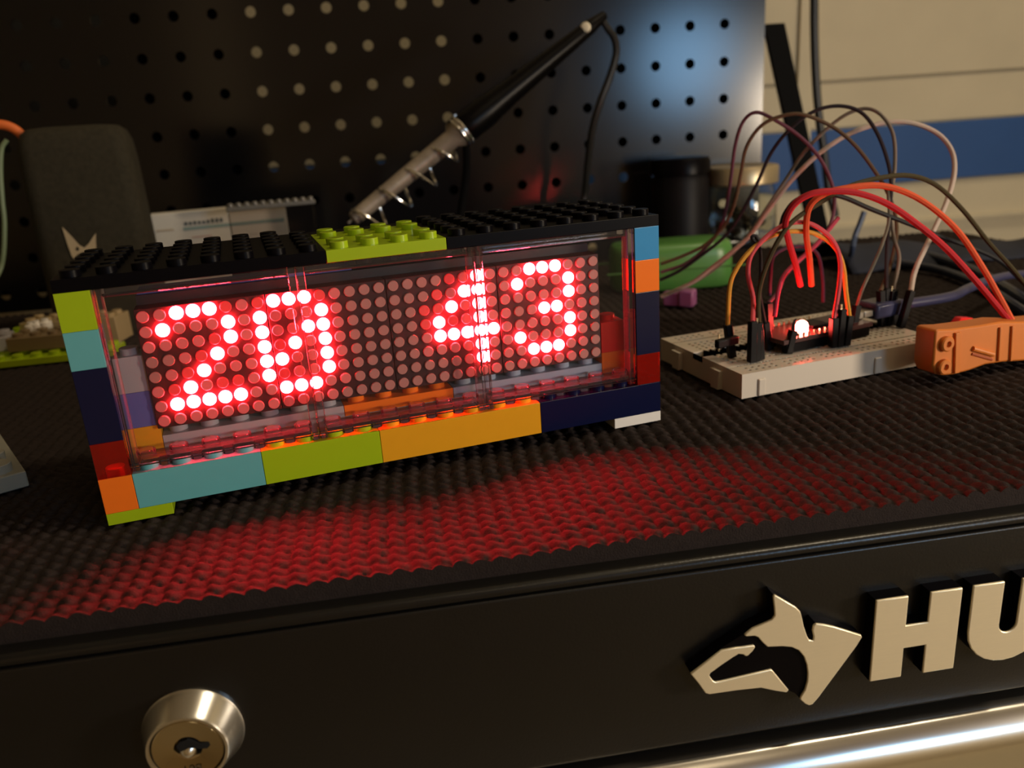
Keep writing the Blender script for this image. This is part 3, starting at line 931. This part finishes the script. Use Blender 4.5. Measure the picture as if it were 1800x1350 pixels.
jar = empty('glass_jar', (392, 300, -3.2), 'squat glass jar with wide pale metal lid in front of the pegboard corner', 'jar')
mb = MB(); mb.lathe((390, 300, -3.0), (0, 0, 1), [(0, 22), (2, 24), (8, 25), (30, 25), (36, 23), (40, 22), (40, 21), (36, 22), (30, 24), (8, 24), (3, 22)], n=40, capa=True, capb=True)
mb.build('glass', M['glass'], jar)
mb = MB(); mb.lathe((390, 300, 37), (0, 0, 1), [(0, 25.2), (0.8, 25.8), (11, 25.8), (12.2, 25), (12.6, 23), (11.8, 21)], n=48)
mb.build('lid', mat('pale_gold_lid', (0.50, 0.40, 0.24), rough=0.35, metal=0.6), jar)
mb = MB()
for q in range(14):
    a_ = q * 2.4; r_ = 4 + (q * 7) % 13
    mb.lathe((390 + r_ * math.cos(a_), 300 + r_ * math.sin(a_), 1.5 + (q % 4) * 4.5), (math.cos(q), math.sin(q * 2), 0.6), [(0, 2.0), (4, 2.4), (6, 1.4)], n=8)
tag(mb.build('contents', mat('assorted_bits', (0.22, 0.18, 0.10), rough=0.4, metal=0.3), jar), kind='stuff')
j2 = empty('dark_jar', (346, 312, -3.2), 'dark round jar with flat black lid left of the pale lidded jar', 'jar')
mb = MB(); mb.lathe((344, 306, -3.2), (0, 0, 1), [(0, 19), (1, 20), (46, 20), (50, 18.5)], n=36)
mb.build('body', mat('dark_glaze', (0.006, 0.005, 0.006), rough=0.5, spec=0.2), j2)
mb = MB(); mb.lathe((344, 306, 47.5), (0, 0, 1), [(0, 21), (9, 21), (10.5, 20), (11, 17)], n=36)
mb.build('lid', M['black'], j2)

purple = mat('purple_plastic', (0.30, 0.10, 0.24), rough=0.4)
pc = empty('purple_connector', (244, 137, -3.2), 'small purple plug lying on the mat between the clock and breadboard', 'plug')
mb = MB()
a = onz(1168, 522, 1.0); b_ = onz(1222, 524, 1.0); dd = (b_ - a); dl_ = np.linalg.norm(dd); dd /= dl_
pe = np.array([-dd[1], dd[0], 0])
mb.box(a - pe * 3 - np.array([0, 0, 4.0]), dd * dl_ * 0.55, pe * 6, (0, 0, 7)); mb.build('housing', purple, pc, bevel=0.8)
mb = MB(); mb.box(a + dd * dl_ * 0.5 - pe * 4 - np.array([0, 0, 4.2]), dd * dl_ * 0.5, pe * 8, (0, 0, 8.5)); mb.build('collar', purple, pc, bevel=1.2)

# dark cloth and cables behind the breadboard
cloth = mat('navy_cloth', (0.008, 0.011, 0.024), rough=0.8, var=0.3, scale=60, bump=0.4, bscale=400)
mb = MB()
nu, nv = 44, 18
gv = []
for i in range(nu):
    for j in range(nv):
        t = i / (nu - 1); w = j / (nv - 1)
        s = 330 + 200 * t; d = -40 - 60 + w * 52
        z = -3 + 13 * math.sin(PI * w) ** 0.7 * (0.75 + 0.25 * math.sin(7 * t + 3 * w)) * (1 - 0.45 * t) + 1.2 * math.sin(25 * t + 5 * w)
        X = EX * s + NF * (d - 165) + UZ * max(z, -3.1)
        gv.append(X)
gf = [(i * nv + j, (i + 1) * nv + j, (i + 1) * nv + j + 1, i * nv + j + 1) for i in range(nu - 1) for j in range(nv - 1)]
mb.add(gv, gf)
co = mb.build('folded_cloth', cloth, None, smooth=80, fixn=True)
md = co.modifiers.new('solid', 'SOLIDIFY'); md.thickness = 0.001
tag(co, 'dark navy crumpled cloth at the rear of the mat below the wall', 'cloth')


def cable(name, pts, r, m, label, cat='cable', group=None, n=10):
    mb = MB(); mb.tube(pts, r, n=n)
    return tag(mb.build(name, m), label, cat, group)


nb = mat('navy_cable', (0.010, 0.014, 0.032), rough=0.35)
cable('power_cable', [onz(u, v, -0.6) for u, v in ((1395, 440), (1470, 436), (1560, 440), (1640, 452), (1720, 480), (1790, 520), (1850, 560))], 2.6, nb, 'navy blue power cable curving across the rear of the mat, farther one', group='navy power cables')
cable('power_cable', [onz(u, v, -0.6) for u, v in ((1480, 462), (1560, 462), (1650, 475), (1730, 505), (1800, 548), (1860, 590))], 2.2, nb, 'navy blue power cable curving across the rear of the mat, nearer one', group='navy power cables')
cable('thin_cable', [at(u, v, 150) for u, v in ((1519, 372), (1512, 392), (1503, 415), (1498, 440))] + [onz(1494, 455, -1.6)], 1.5, mat('slate_blue_cable', (0.04, 0.06, 0.11), rough=0.4), 'short slate blue cable end standing up behind the breadboard')

# ------------------------------------------------------------------ breadboard
ivory = mat('ivory_plastic', (0.62, 0.55, 0.46), rough=0.42, var=0.05, scale=40)
bb = empty('breadboard', (234, 32, -3.2), 'ivory solderless breadboard crowded with jumper wires on the mat', 'breadboard')
BX0, BX1, BY0, BY1, BT = 192.6, 276.0, 4.6, 59.2, 5.3
hp_ = 2.54; hw_ = 0.55
hx = [BX0 + 4.9 + hp_ * i for i in range(30)]
hy_main = [BY0 + 13.6 + hp_ * i for i in range(5)] + [BY0 + 13.6 + hp_ * (7 + i) for i in range(5)]
hy_rail = [BY0 + 2.9, BY0 + 5.44, BY1 - 5.44, BY1 - 2.9]
xs = sorted({BX0, BX1} | {x + e for x in hx for e in (-hw_, hw_)})
ys = sorted({BY0, BY1} | {y + e for y in hy_main + hy_rail for e in (-hw_, hw_)} | {BY0 + 8.2, BY0 + 9.0, BY1 - 9.0, BY1 - 8.2})
hxs = {round(x - hw_, 3) for x in hx}; hys = {round(y - hw_, 3) for y in hy_main + hy_rail}
mb = MB()
groove = {round(BY0 + 8.2, 3), round(BY1 - 9.0, 3)}
my0 = round(hy_main[4] + hw_, 3)
for i in range(len(xs) - 1):
    for j in range(len(ys) - 1):
        hole = round(xs[i], 3) in hxs and round(ys[j], 3) in hys and not (round(ys[j] + hw_, 3) in {round(y, 3) for y in hy_rail} and (i // 2) % 6 == 5)
        dz = 1.6 if hole else 0.5 if round(ys[j], 3) in groove else 2.2 if round(ys[j], 3) == my0 else 0
        a, b2, c, d = xs[i], xs[i + 1], ys[j], ys[j + 1]
        z = BT - dz
        mb.add([(a, c, z), (b2, c, z), (b2, d, z), (a, d, z)], [(0, 1, 2, 3)], 1 if hole else 0)
        if dz:
            for (p_, q_) in (((a, c), (b2, c)), ((b2, c), (b2, d)), ((b2, d), (a, d)), ((a, d), (a, c))):
                mb.add([(*p_, z), (*q_, z), (*q_, BT), (*p_, BT)], [(0, 3, 2, 1)])
mb.add([(BX0, BY0, -3.2), (BX1, BY0, -3.2), (BX1, BY1, -3.2), (BX0, BY1, -3.2), (BX0, BY0, BT), (BX1, BY0, BT), (BX1, BY1, BT), (BX0, BY1, BT)],
       [(0, 1, 5, 4), (1, 2, 6, 5), (2, 3, 7, 6), (3, 0, 4, 7), (3, 2, 1, 0)])
mb.build('board', [ivory, mat('tie_point_dark', (0.03, 0.025, 0.02), rough=0.8)], bb, smooth=0, fixn=False)
for y in (BY0 + 14, BY1 - 14):
    mb = MB(); mb.prism([(y - 2.2, -3.1), (y + 2.2, -3.1), (y + 2.9, 3.6), (y - 2.9, 3.6)], lambda s, d, z: np.array([BX0 - d, s, z]), 0, 1.7)
    mb.build('end_lug', ivory, bb)
for x in (BX0 + 7.5, BX0 + 55):
    mb = MB(); mb.abox(x - 1.4, x + 1.4, BY0 - 0.7, BY0, -3.1, 2.8, c=0.3)
    mb.build('side_lug', ivory, bb)

# ------------------------------------------------------------------ controller board with red LED
ctl = empty('controller_board', (240, 27, 5.3), 'small dark microcontroller board with glowing red LED on the breadboard', 'circuit board')
cq = [onz(1362, 588, 11), onz(1385, 602, 11), onz(1496, 574, 11), onz(1470, 556, 11)]
c_a = onz(1378, 600, 10.5); c_b = onz(1535, 566, 10.5)
dv = c_b - c_a; Lb = np.linalg.norm(dv); dv /= Lb; nv_ = np.array([-dv[1], dv[0], 0])
mb = MB(); mb.box(c_a + UZ * -1.6, dv * Lb, nv_ * 18.0, (0, 0, 1.6)); mb.build('circuit_board', mat('board_dark_red', (0.05, 0.012, 0.012), rough=0.35), ctl, bevel=0.2)
mb = MB()
for r_ in (1.3, 16.7):
    q0 = c_a + nv_ * (r_ - 1.25) + dv * 1.5 + UZ * -4.8
    mb.box(q0, dv * (Lb - 3), nv_ * 2.5, (0, 0, 3.1))
mb.build('pin_header', M['black'], ctl, bevel=0.1)
gold = mat('pin_metal', (0.75, 0.62, 0.40), rough=0.25, metal=1.0)
for r_ in (1.3, 16.7):
    for q in range(11):
        mb = MB(); mb.box(c_a + nv_ * (r_ - 0.3) + dv * (2.4 + q * 2.54) + UZ * 0, dv * 0.6, nv_ * 0.6, (0, 0, 1.4))
        mb.build('pin', gold, ctl, smooth=0)
mb = MB(); mb.box(c_a + nv_ * 5.5 + dv * (Lb - 24), dv * 8, nv_ * 8, (0, 0, 1.3)); mb.build('chip', M['black'], ctl, bevel=0.1)
mb = MB(); mb.box(c_a + nv_ * 5.2 + dv * (Lb - 7.5), dv * 8.5, nv_ * 7.6, (0, 0, 3.0)); mb.build('usb_socket', mat('socket_metal', (0.6, 0.57, 0.5), rough=0.3, metal=1.0), ctl, bevel=0.4)
ledc = onz(1410, 566, 14.0)
mb = MB(); mb.lathe(ledc - UZ * 3.4, (0, 0, 1), [(0, 2.2), (2.2, 2.2), (3.3, 1.7), (3.9, 0.7)], n=16)
mb.build('power_led', emitter('power_led_glow', (1.0, 0.06, 0.045), 260.0), ctl)
l2 = onz(1599, 531, 12.5)
mb = MB(); mb.lathe(l2 - UZ * 1.2, (0, 0, 1), [(0, 0.55), (0.9, 0.55), (1.2, 0.3)], n=12)
mb.build('status_led', emitter('status_led_glow', (1.0, 0.05, 0.05), 160.0), ctl)

usb = empty('usb_cable', (300, 28, 5.3), 'translucent blue USB cable plugged into the controller board at right', 'cable')
u0_ = at(1548, 556, 34); u1_ = at(1592, 542, 36); u2_ = at(1640, 527, 38)
ubl = mat('translucent_blue', (0.050, 0.050, 0.11), rough=0.3, trans=0.2, var=0.05)
mb = MB(); mb.box(c_b + nv_ * 5.4 + dv * 1.5 + UZ * 0.2, dv * 5, nv_ * 7, (0, 0, 2.5)); mb.build('plug_tip', MATS['socket_metal'], usb, bevel=0.3)
pb = c_b + nv_ * 8.9 + dv * 6 + UZ * 1.5
mb = MB(); mb.box(pb - nv_ * 5.2 - UZ * 2.6, dv * 15, nv_ * 10.4, (0, 0, 6.0)); mb.build('plug_body', ubl, usb, bevel=1.2)
mb = MB(); mb.tube([pb + dv * 14] + [at(u, v, y) for u, v, y in ((1668, 522, 34), (1700, 508, 40), (1735, 494, 50), (1775, 484, 62), (1830, 480, 70))], lambda t: 2.0 - 0.2 * t, n=12)
mb.build('cord', ubl, usb)

# ------------------------------------------------------------------ jumper wires
dup = mat('connector_black', (0.004, 0.003, 0.0035), rough=0.45, spec=0.2)
WG = 'jumper wires on the breadboard'


def wirem(name, col):
    return mat('wire_' + name, tuple(c * 0.8 for c in col), rough=0.55, var=0.04, spec=0.15)


def Zp(pts):  # points read in the 2.571x enlargement whose corner is at 1100,150
    return [(1100 + x / 2.571, 150 + y / 2.571) for x, y in pts]


def jumper(label, pts, y0, y1, col, cname, r=0.75, con=None, con2=None):
    """pts: pixels along the wire; depth runs y0 -> y1; con: (bottom pixel, top pixel) of the plug at the last end"""
    px = Zp(pts); n = len(px)
    P = []
    for i, (u, v) in enumerate(px):
        P.append(at(u, v, y0 + (y1 - y0) * i / (n - 1)))
    root = empty('jumper_wire', P[n // 2] * np.array([1, 1, 0]) + np.array([0, 0, min(q[2] for q in P)]), label, 'wire', WG)
    plugs = []
    for c, end in ((con2, 0), (con, -1)):
        if not c: continue
        b = onz(*c[0], BT)
        t = at(*c[1], b[1])
        d = t - b; L = np.linalg.norm(d); d /= L
        L = min(L, 15.0); t = b + d * L
        h = np.cross(d, [0, 1.0, 0]); h /= np.linalg.norm(h); k = np.cross(d, h)
        mbx = MB(); mbx.box(b - h * 1.25 - k * 1.25 + d * 0.3, h * 2.5, k * 2.5, d * L)
        mbx.build('plug', dup, root, bevel=0.25)
        if end == 0: P[0] = t
        else: P[-1] = t
    mbx = MB(); mbx.tube(P, r, n=8, res=6)
    w = mbx.build('insulation', wirem(cname, col), root)
    return root


jumper('cream white jumper wire arching highest to the right over the breadboard', [(160, 955), (230, 925), (310, 885), (400, 815), (470, 760), (560, 680), (640, 570), (740, 440), (860, 320), (1000, 225), (1150, 172), (1280, 168), (1400, 212), (1470, 290), (1485, 390), (1452, 520), (1380, 680), (1310, 830), (1285, 930)], 120, 24, (0.62, 0.50, 0.42), 'cream', 0.95, con=((1582, 577), (1601, 512)))
jumper('grey brown jumper wire arching just left of the tallest loop', [(190, 945), (300, 895), (400, 830), (520, 720), (600, 610), (720, 430), (800, 310), (900, 205), (1000, 130), (1090, 105), (1160, 140), (1210, 230), (1215, 380), (1195, 520), (1210, 680), (1235, 780), (1215, 915)], 116, 30, (0.24, 0.19, 0.15), 'greybrown', con=((1572, 570), (1570, 510)))
jumper('black jumper wire with the topmost crest of all the loops', [(155, 880), (240, 840), (340, 770), (440, 690), (510, 600), (590, 450), (660, 300), (750, 190), (850, 118), (960, 93), (1060, 120), (1130, 205), (1180, 330), (1200, 450), (1190, 600), (1180, 760), (1180, 915)], 118, 32, (0.035, 0.028, 0.035), 'black', con=((1560, 572), (1558, 508)))
jumper('brown jumper wire sweeping low over the green case then up', [(158, 808), (260, 770), (360, 720), (440, 640), (490, 540), (520, 400), (545, 280), (610, 185), (700, 140), (800, 132), (930, 185), (1030, 265), (1120, 380), (1190, 500), (1225, 640), (1200, 800), (1165, 915)], 116, 34, (0.13, 0.085, 0.05), 'brown', con=((1550, 574), (1548, 512)))
jumper('dusty purple jumper wire forming the leftmost tall loop', [(158, 845), (280, 800), (400, 690), (450, 570), (475, 420), (495, 270), (530, 165), (590, 122), (680, 160), (790, 235), (880, 335), (935, 460), (940, 570), (900, 680), (800, 780), (720, 860), (690, 930), (680, 1000)], 118, 36, (0.16, 0.06, 0.09), 'purple', con2=None, con=((1353, 602), (1350, 520)))
jumper('olive brown jumper wire running from breadboard far over to the right', [(592, 1050), (600, 950), (630, 830), (690, 700), (760, 610), (880, 530), (1000, 460), (1140, 420), (1280, 408), (1400, 450), (1520, 560), (1640, 710), (1740, 820), (1830, 930)], 20, 14, (0.07, 0.055, 0.025), 'olive', 0.85, con2=((1336, 633), (1334, 578)))
jumper('orange red jumper wire arching right to the orange horn', [(840, 905), (830, 780), (815, 660), (830, 550), (900, 490), (1010, 462), (1150, 453), (1280, 490), (1400, 565), (1510, 670), (1610, 820), (1690, 960), (1745, 1062)], 25, -8, (0.85, 0.13, 0.05), 'orangered', 1.05)
jumper('red jumper wire arching right just below the orange red one', [(790, 905), (765, 800), (735, 700), (722, 620), (760, 540), (840, 490), (950, 478), (1060, 490), (1180, 535), (1300, 615), (1440, 730), (1570, 870), (1680, 1000), (1730, 1062)], 26, -8, (0.62, 0.03, 0.04), 'red', 1.1)
jumper('black jumper wire crossing straight down to the right behind the red ones', [(700, 640), (720, 580), (770, 520), (860, 487), (980, 505), (1110, 560), (1290, 630), (1440, 690), (1580, 740), (1700, 800), (1810, 905)], 34, 22, (0.02, 0.02, 0.022), 'jet', 0.85)
jumper('yellow orange jumper wire making the low loop over the glowing board', [(467, 1000), (470, 910), (500, 830), (560, 750), (640, 690), (730, 662), (830, 664), (910, 700), (960, 755), (985, 830), (995, 930), (985, 1020)], 24, 18, (0.80, 0.36, 0.05), 'amber', 0.8, con=((1486, 608), (1493, 556)), con2=((1287, 629), (1279, 572)))
jumper('pink red jumper wire looping just above the yellow orange one', [(600, 1050), (575, 960), (553, 860), (565, 770), (630, 690), (720, 630), (810, 620), (880, 650), (940, 710), (968, 790), (965, 900), (945, 1015)], 24, 17, (0.70, 0.10, 0.12), 'pink', 0.8, con=((1464, 611), (1466, 560)), con2=((1321, 638), (1323, 566)))
jumper('short magenta jumper wire bending from the board into the loops', [(672, 1045), (690, 930), (715, 860), (770, 800), (850, 730), (920, 650), (960, 600)], 26, 40, (0.50, 0.05, 0.10), 'magenta', 0.8)
jumper('dark purple jumper wire in a square low arch over the board', [(650, 950), (655, 850), (670, 770), (740, 732), (820, 732), (870, 770), (890, 880), (892, 980)], 38, 38, (0.07, 0.03, 0.06), 'plum', 0.7)
jumper('thin grey jumper wire rising from beside the controller board', [(1040, 1000), (1070, 920), (1120, 810), (1165, 700), (1190, 600), (1185, 480)], 16, 30, (0.20, 0.17, 0.13), 'grey', 0.6, con2=((1497, 590), (1506, 538)))
jumper('black jumper wire hooked over at the front left of breadboard', [(600, 700), (585, 680), (570, 690), (606, 740), (610, 830), (606, 940), (625, 1050)], 22, 24, (0.02, 0.016, 0.018), 'ink', 0.6, con=((1352, 616), (1345, 568)))
jumper('stubby black plug and wire slanting in front of the glowing LED', [(745, 1120), (760, 1075), (768, 1060)], 17, 20, (0.02, 0.016, 0.018), 'ink', 0.5, con2=((1384, 622), (1394, 582)))
# loose double plug at the front left corner of the breadboard
lp = empty('loose_plug', onz(1278, 600, BT), 'black crossed pair of plugs at the left end of breadboard', 'plug')
a = onz(1284, 612, BT + 5); mb = MB()
mb.box(a + np.array([-5.6, -1.2, 0.6]), (9.6, 2.0, 0), (0, 2.6, 0.0), (0, 0, 3.0)); mb.build('cross_housing', dup, lp, bevel=0.5)
mb = MB(); a = onz(1263, 618, BT); mb.box(a, (0.5, 0, 0), (0, 0.5, 0), (0, 0, 6.5)); mb.build('pin', gold, lp, smooth=0)
# short upright black plugs beside the bright LED board
for u, v, lb in ((1328, 636, 'black plug standing second from the left front of breadboard'), (1474, 610, 'black plug between the pink and yellow wire plugs'), (1562, 573, 'black plug in the cluster at the right end of breadboard')):
    r0 = onz(u, v, BT)
    root = empty('jumper_plug', r0, lb, 'plug')
    mb = MB(); mb.box(r0 + np.array([-1.25, -1.25, 0.3]), (2.5, 0, 0), (0, 2.5, 0), (0.6, 0, 13.5)); mb.build('housing', dup, root, bevel=0.25)
    mb = MB(); mb.box(r0 + np.array([-0.3, -0.3, 13.5]), (0.6, 0, 0), (0, 0.6, 0), (0.1, 0, 2.0)); mb.build('pin', gold, root, smooth=0)

# ------------------------------------------------------------------ orange plastic horn piece at the right edge
orm = mat('orange_tool_plastic', (0.60, 0.17, 0.025), rough=0.42, var=0.05)
oc = empty('orange_clamp', (280, -9, -3.2), 'orange plastic clamp piece with pivot bosses lying at right edge', 'clamp')
YF = -14.0


def op(x, y):
    q = at(1560 + x / 4.217, 380 + y / 4.217, YF)
    return (float(q[0]), float(q[2]))


body = [op(*p) for p in ((372, 890), (400, 880), (490, 878), (700, 850), (860, 822), (1012, 822), (1250, 800), (1250, 1100), (1012, 1112), (880, 1120), (740, 1140), (620, 1185), (520, 1212), (440, 1222), (372, 1215), (350, 1150))]
dmin = min(z for _, z in body)
mb = MB(); mb.prism([(s, z + (-3.15 - dmin)) for s, z in body], lambda s, d, z: np.array([s, YF + 9.5 - d, z]), 0, 8.6)
mb.build('body', orm, oc, bevel=0.7)
dz = -3.15 - dmin
for (x, y, r_) in ((440, 985, 2.6), (420, 1155, 2.6)):
    c = op(x, y); mb = MB()
    mb.lathe((c[0], YF + 0.9, c[1] + dz + 0.1), (0, -1, 0), [(0, r_), (1.2, r_), (1.6, r_ - 0.4), (1.6, 1.1), (0.6, 0.9)], n=24)
    mb.build('pivot_boss', orm, oc)
for (pts, w) in ((((525, 900), (515, 1200)), 1.1), (((845, 860), (830, 1110)), 0.6), (((935, 850), (920, 1110)), 0.6), (((1080, 840), (1070, 1100)), 0.6)):
    a, b2 = op(*pts[0]), op(*pts[1]); mb = MB()
    mb.prism([(a[0] - w, a[1] + dz), (a[0] + w, a[1] + dz), (b2[0] + w, b2[1] + dz), (b2[0] - w, b2[1] + dz)], lambda s, d, z: np.array([s, YF + 0.9 - d, z]), -0.2, 0.8 if w < 1 else 0.9)
    mb.build('rib', orm, oc, bevel=0.25)
a, b2 = op(640, 1020), op(790, 1062); mb = MB()
mb.tube([(a[0], YF + 0.7, a[1] + dz), (b2[0], YF + 0.7, b2[1] + dz)], 0.9, n=10, res=2); mb.build('raised_bar', orm, oc)
mb = MB(); mb.tube([(a[0], YF + 0.95, a[1] + dz - 1.9), (b2[0], YF + 0.95, b2[1] + dz - 1.9)], 0.55, n=8, res=2); mb.build('slot', mat('deep_orange', (0.35, 0.06, 0.01), rough=0.6), oc)
# small red tab behind the orange piece
a = onz(1712, 562, 6)
rt = MB(); rt.prism([(a[0] - 6, -3.2), (a[0] + 7, -3.2), (a[0] + 5, 5.0), (a[0] - 1, 6.0), (a[0] - 5, 2)], lambda s, d, z: np.array([s, a[1] + 8 - d, z]), 0, 3.5)
tag(rt.build('red_tab', M['red'], None, bevel=0.5), 'small red plastic tab just behind the orange clamp', 'plastic tab')
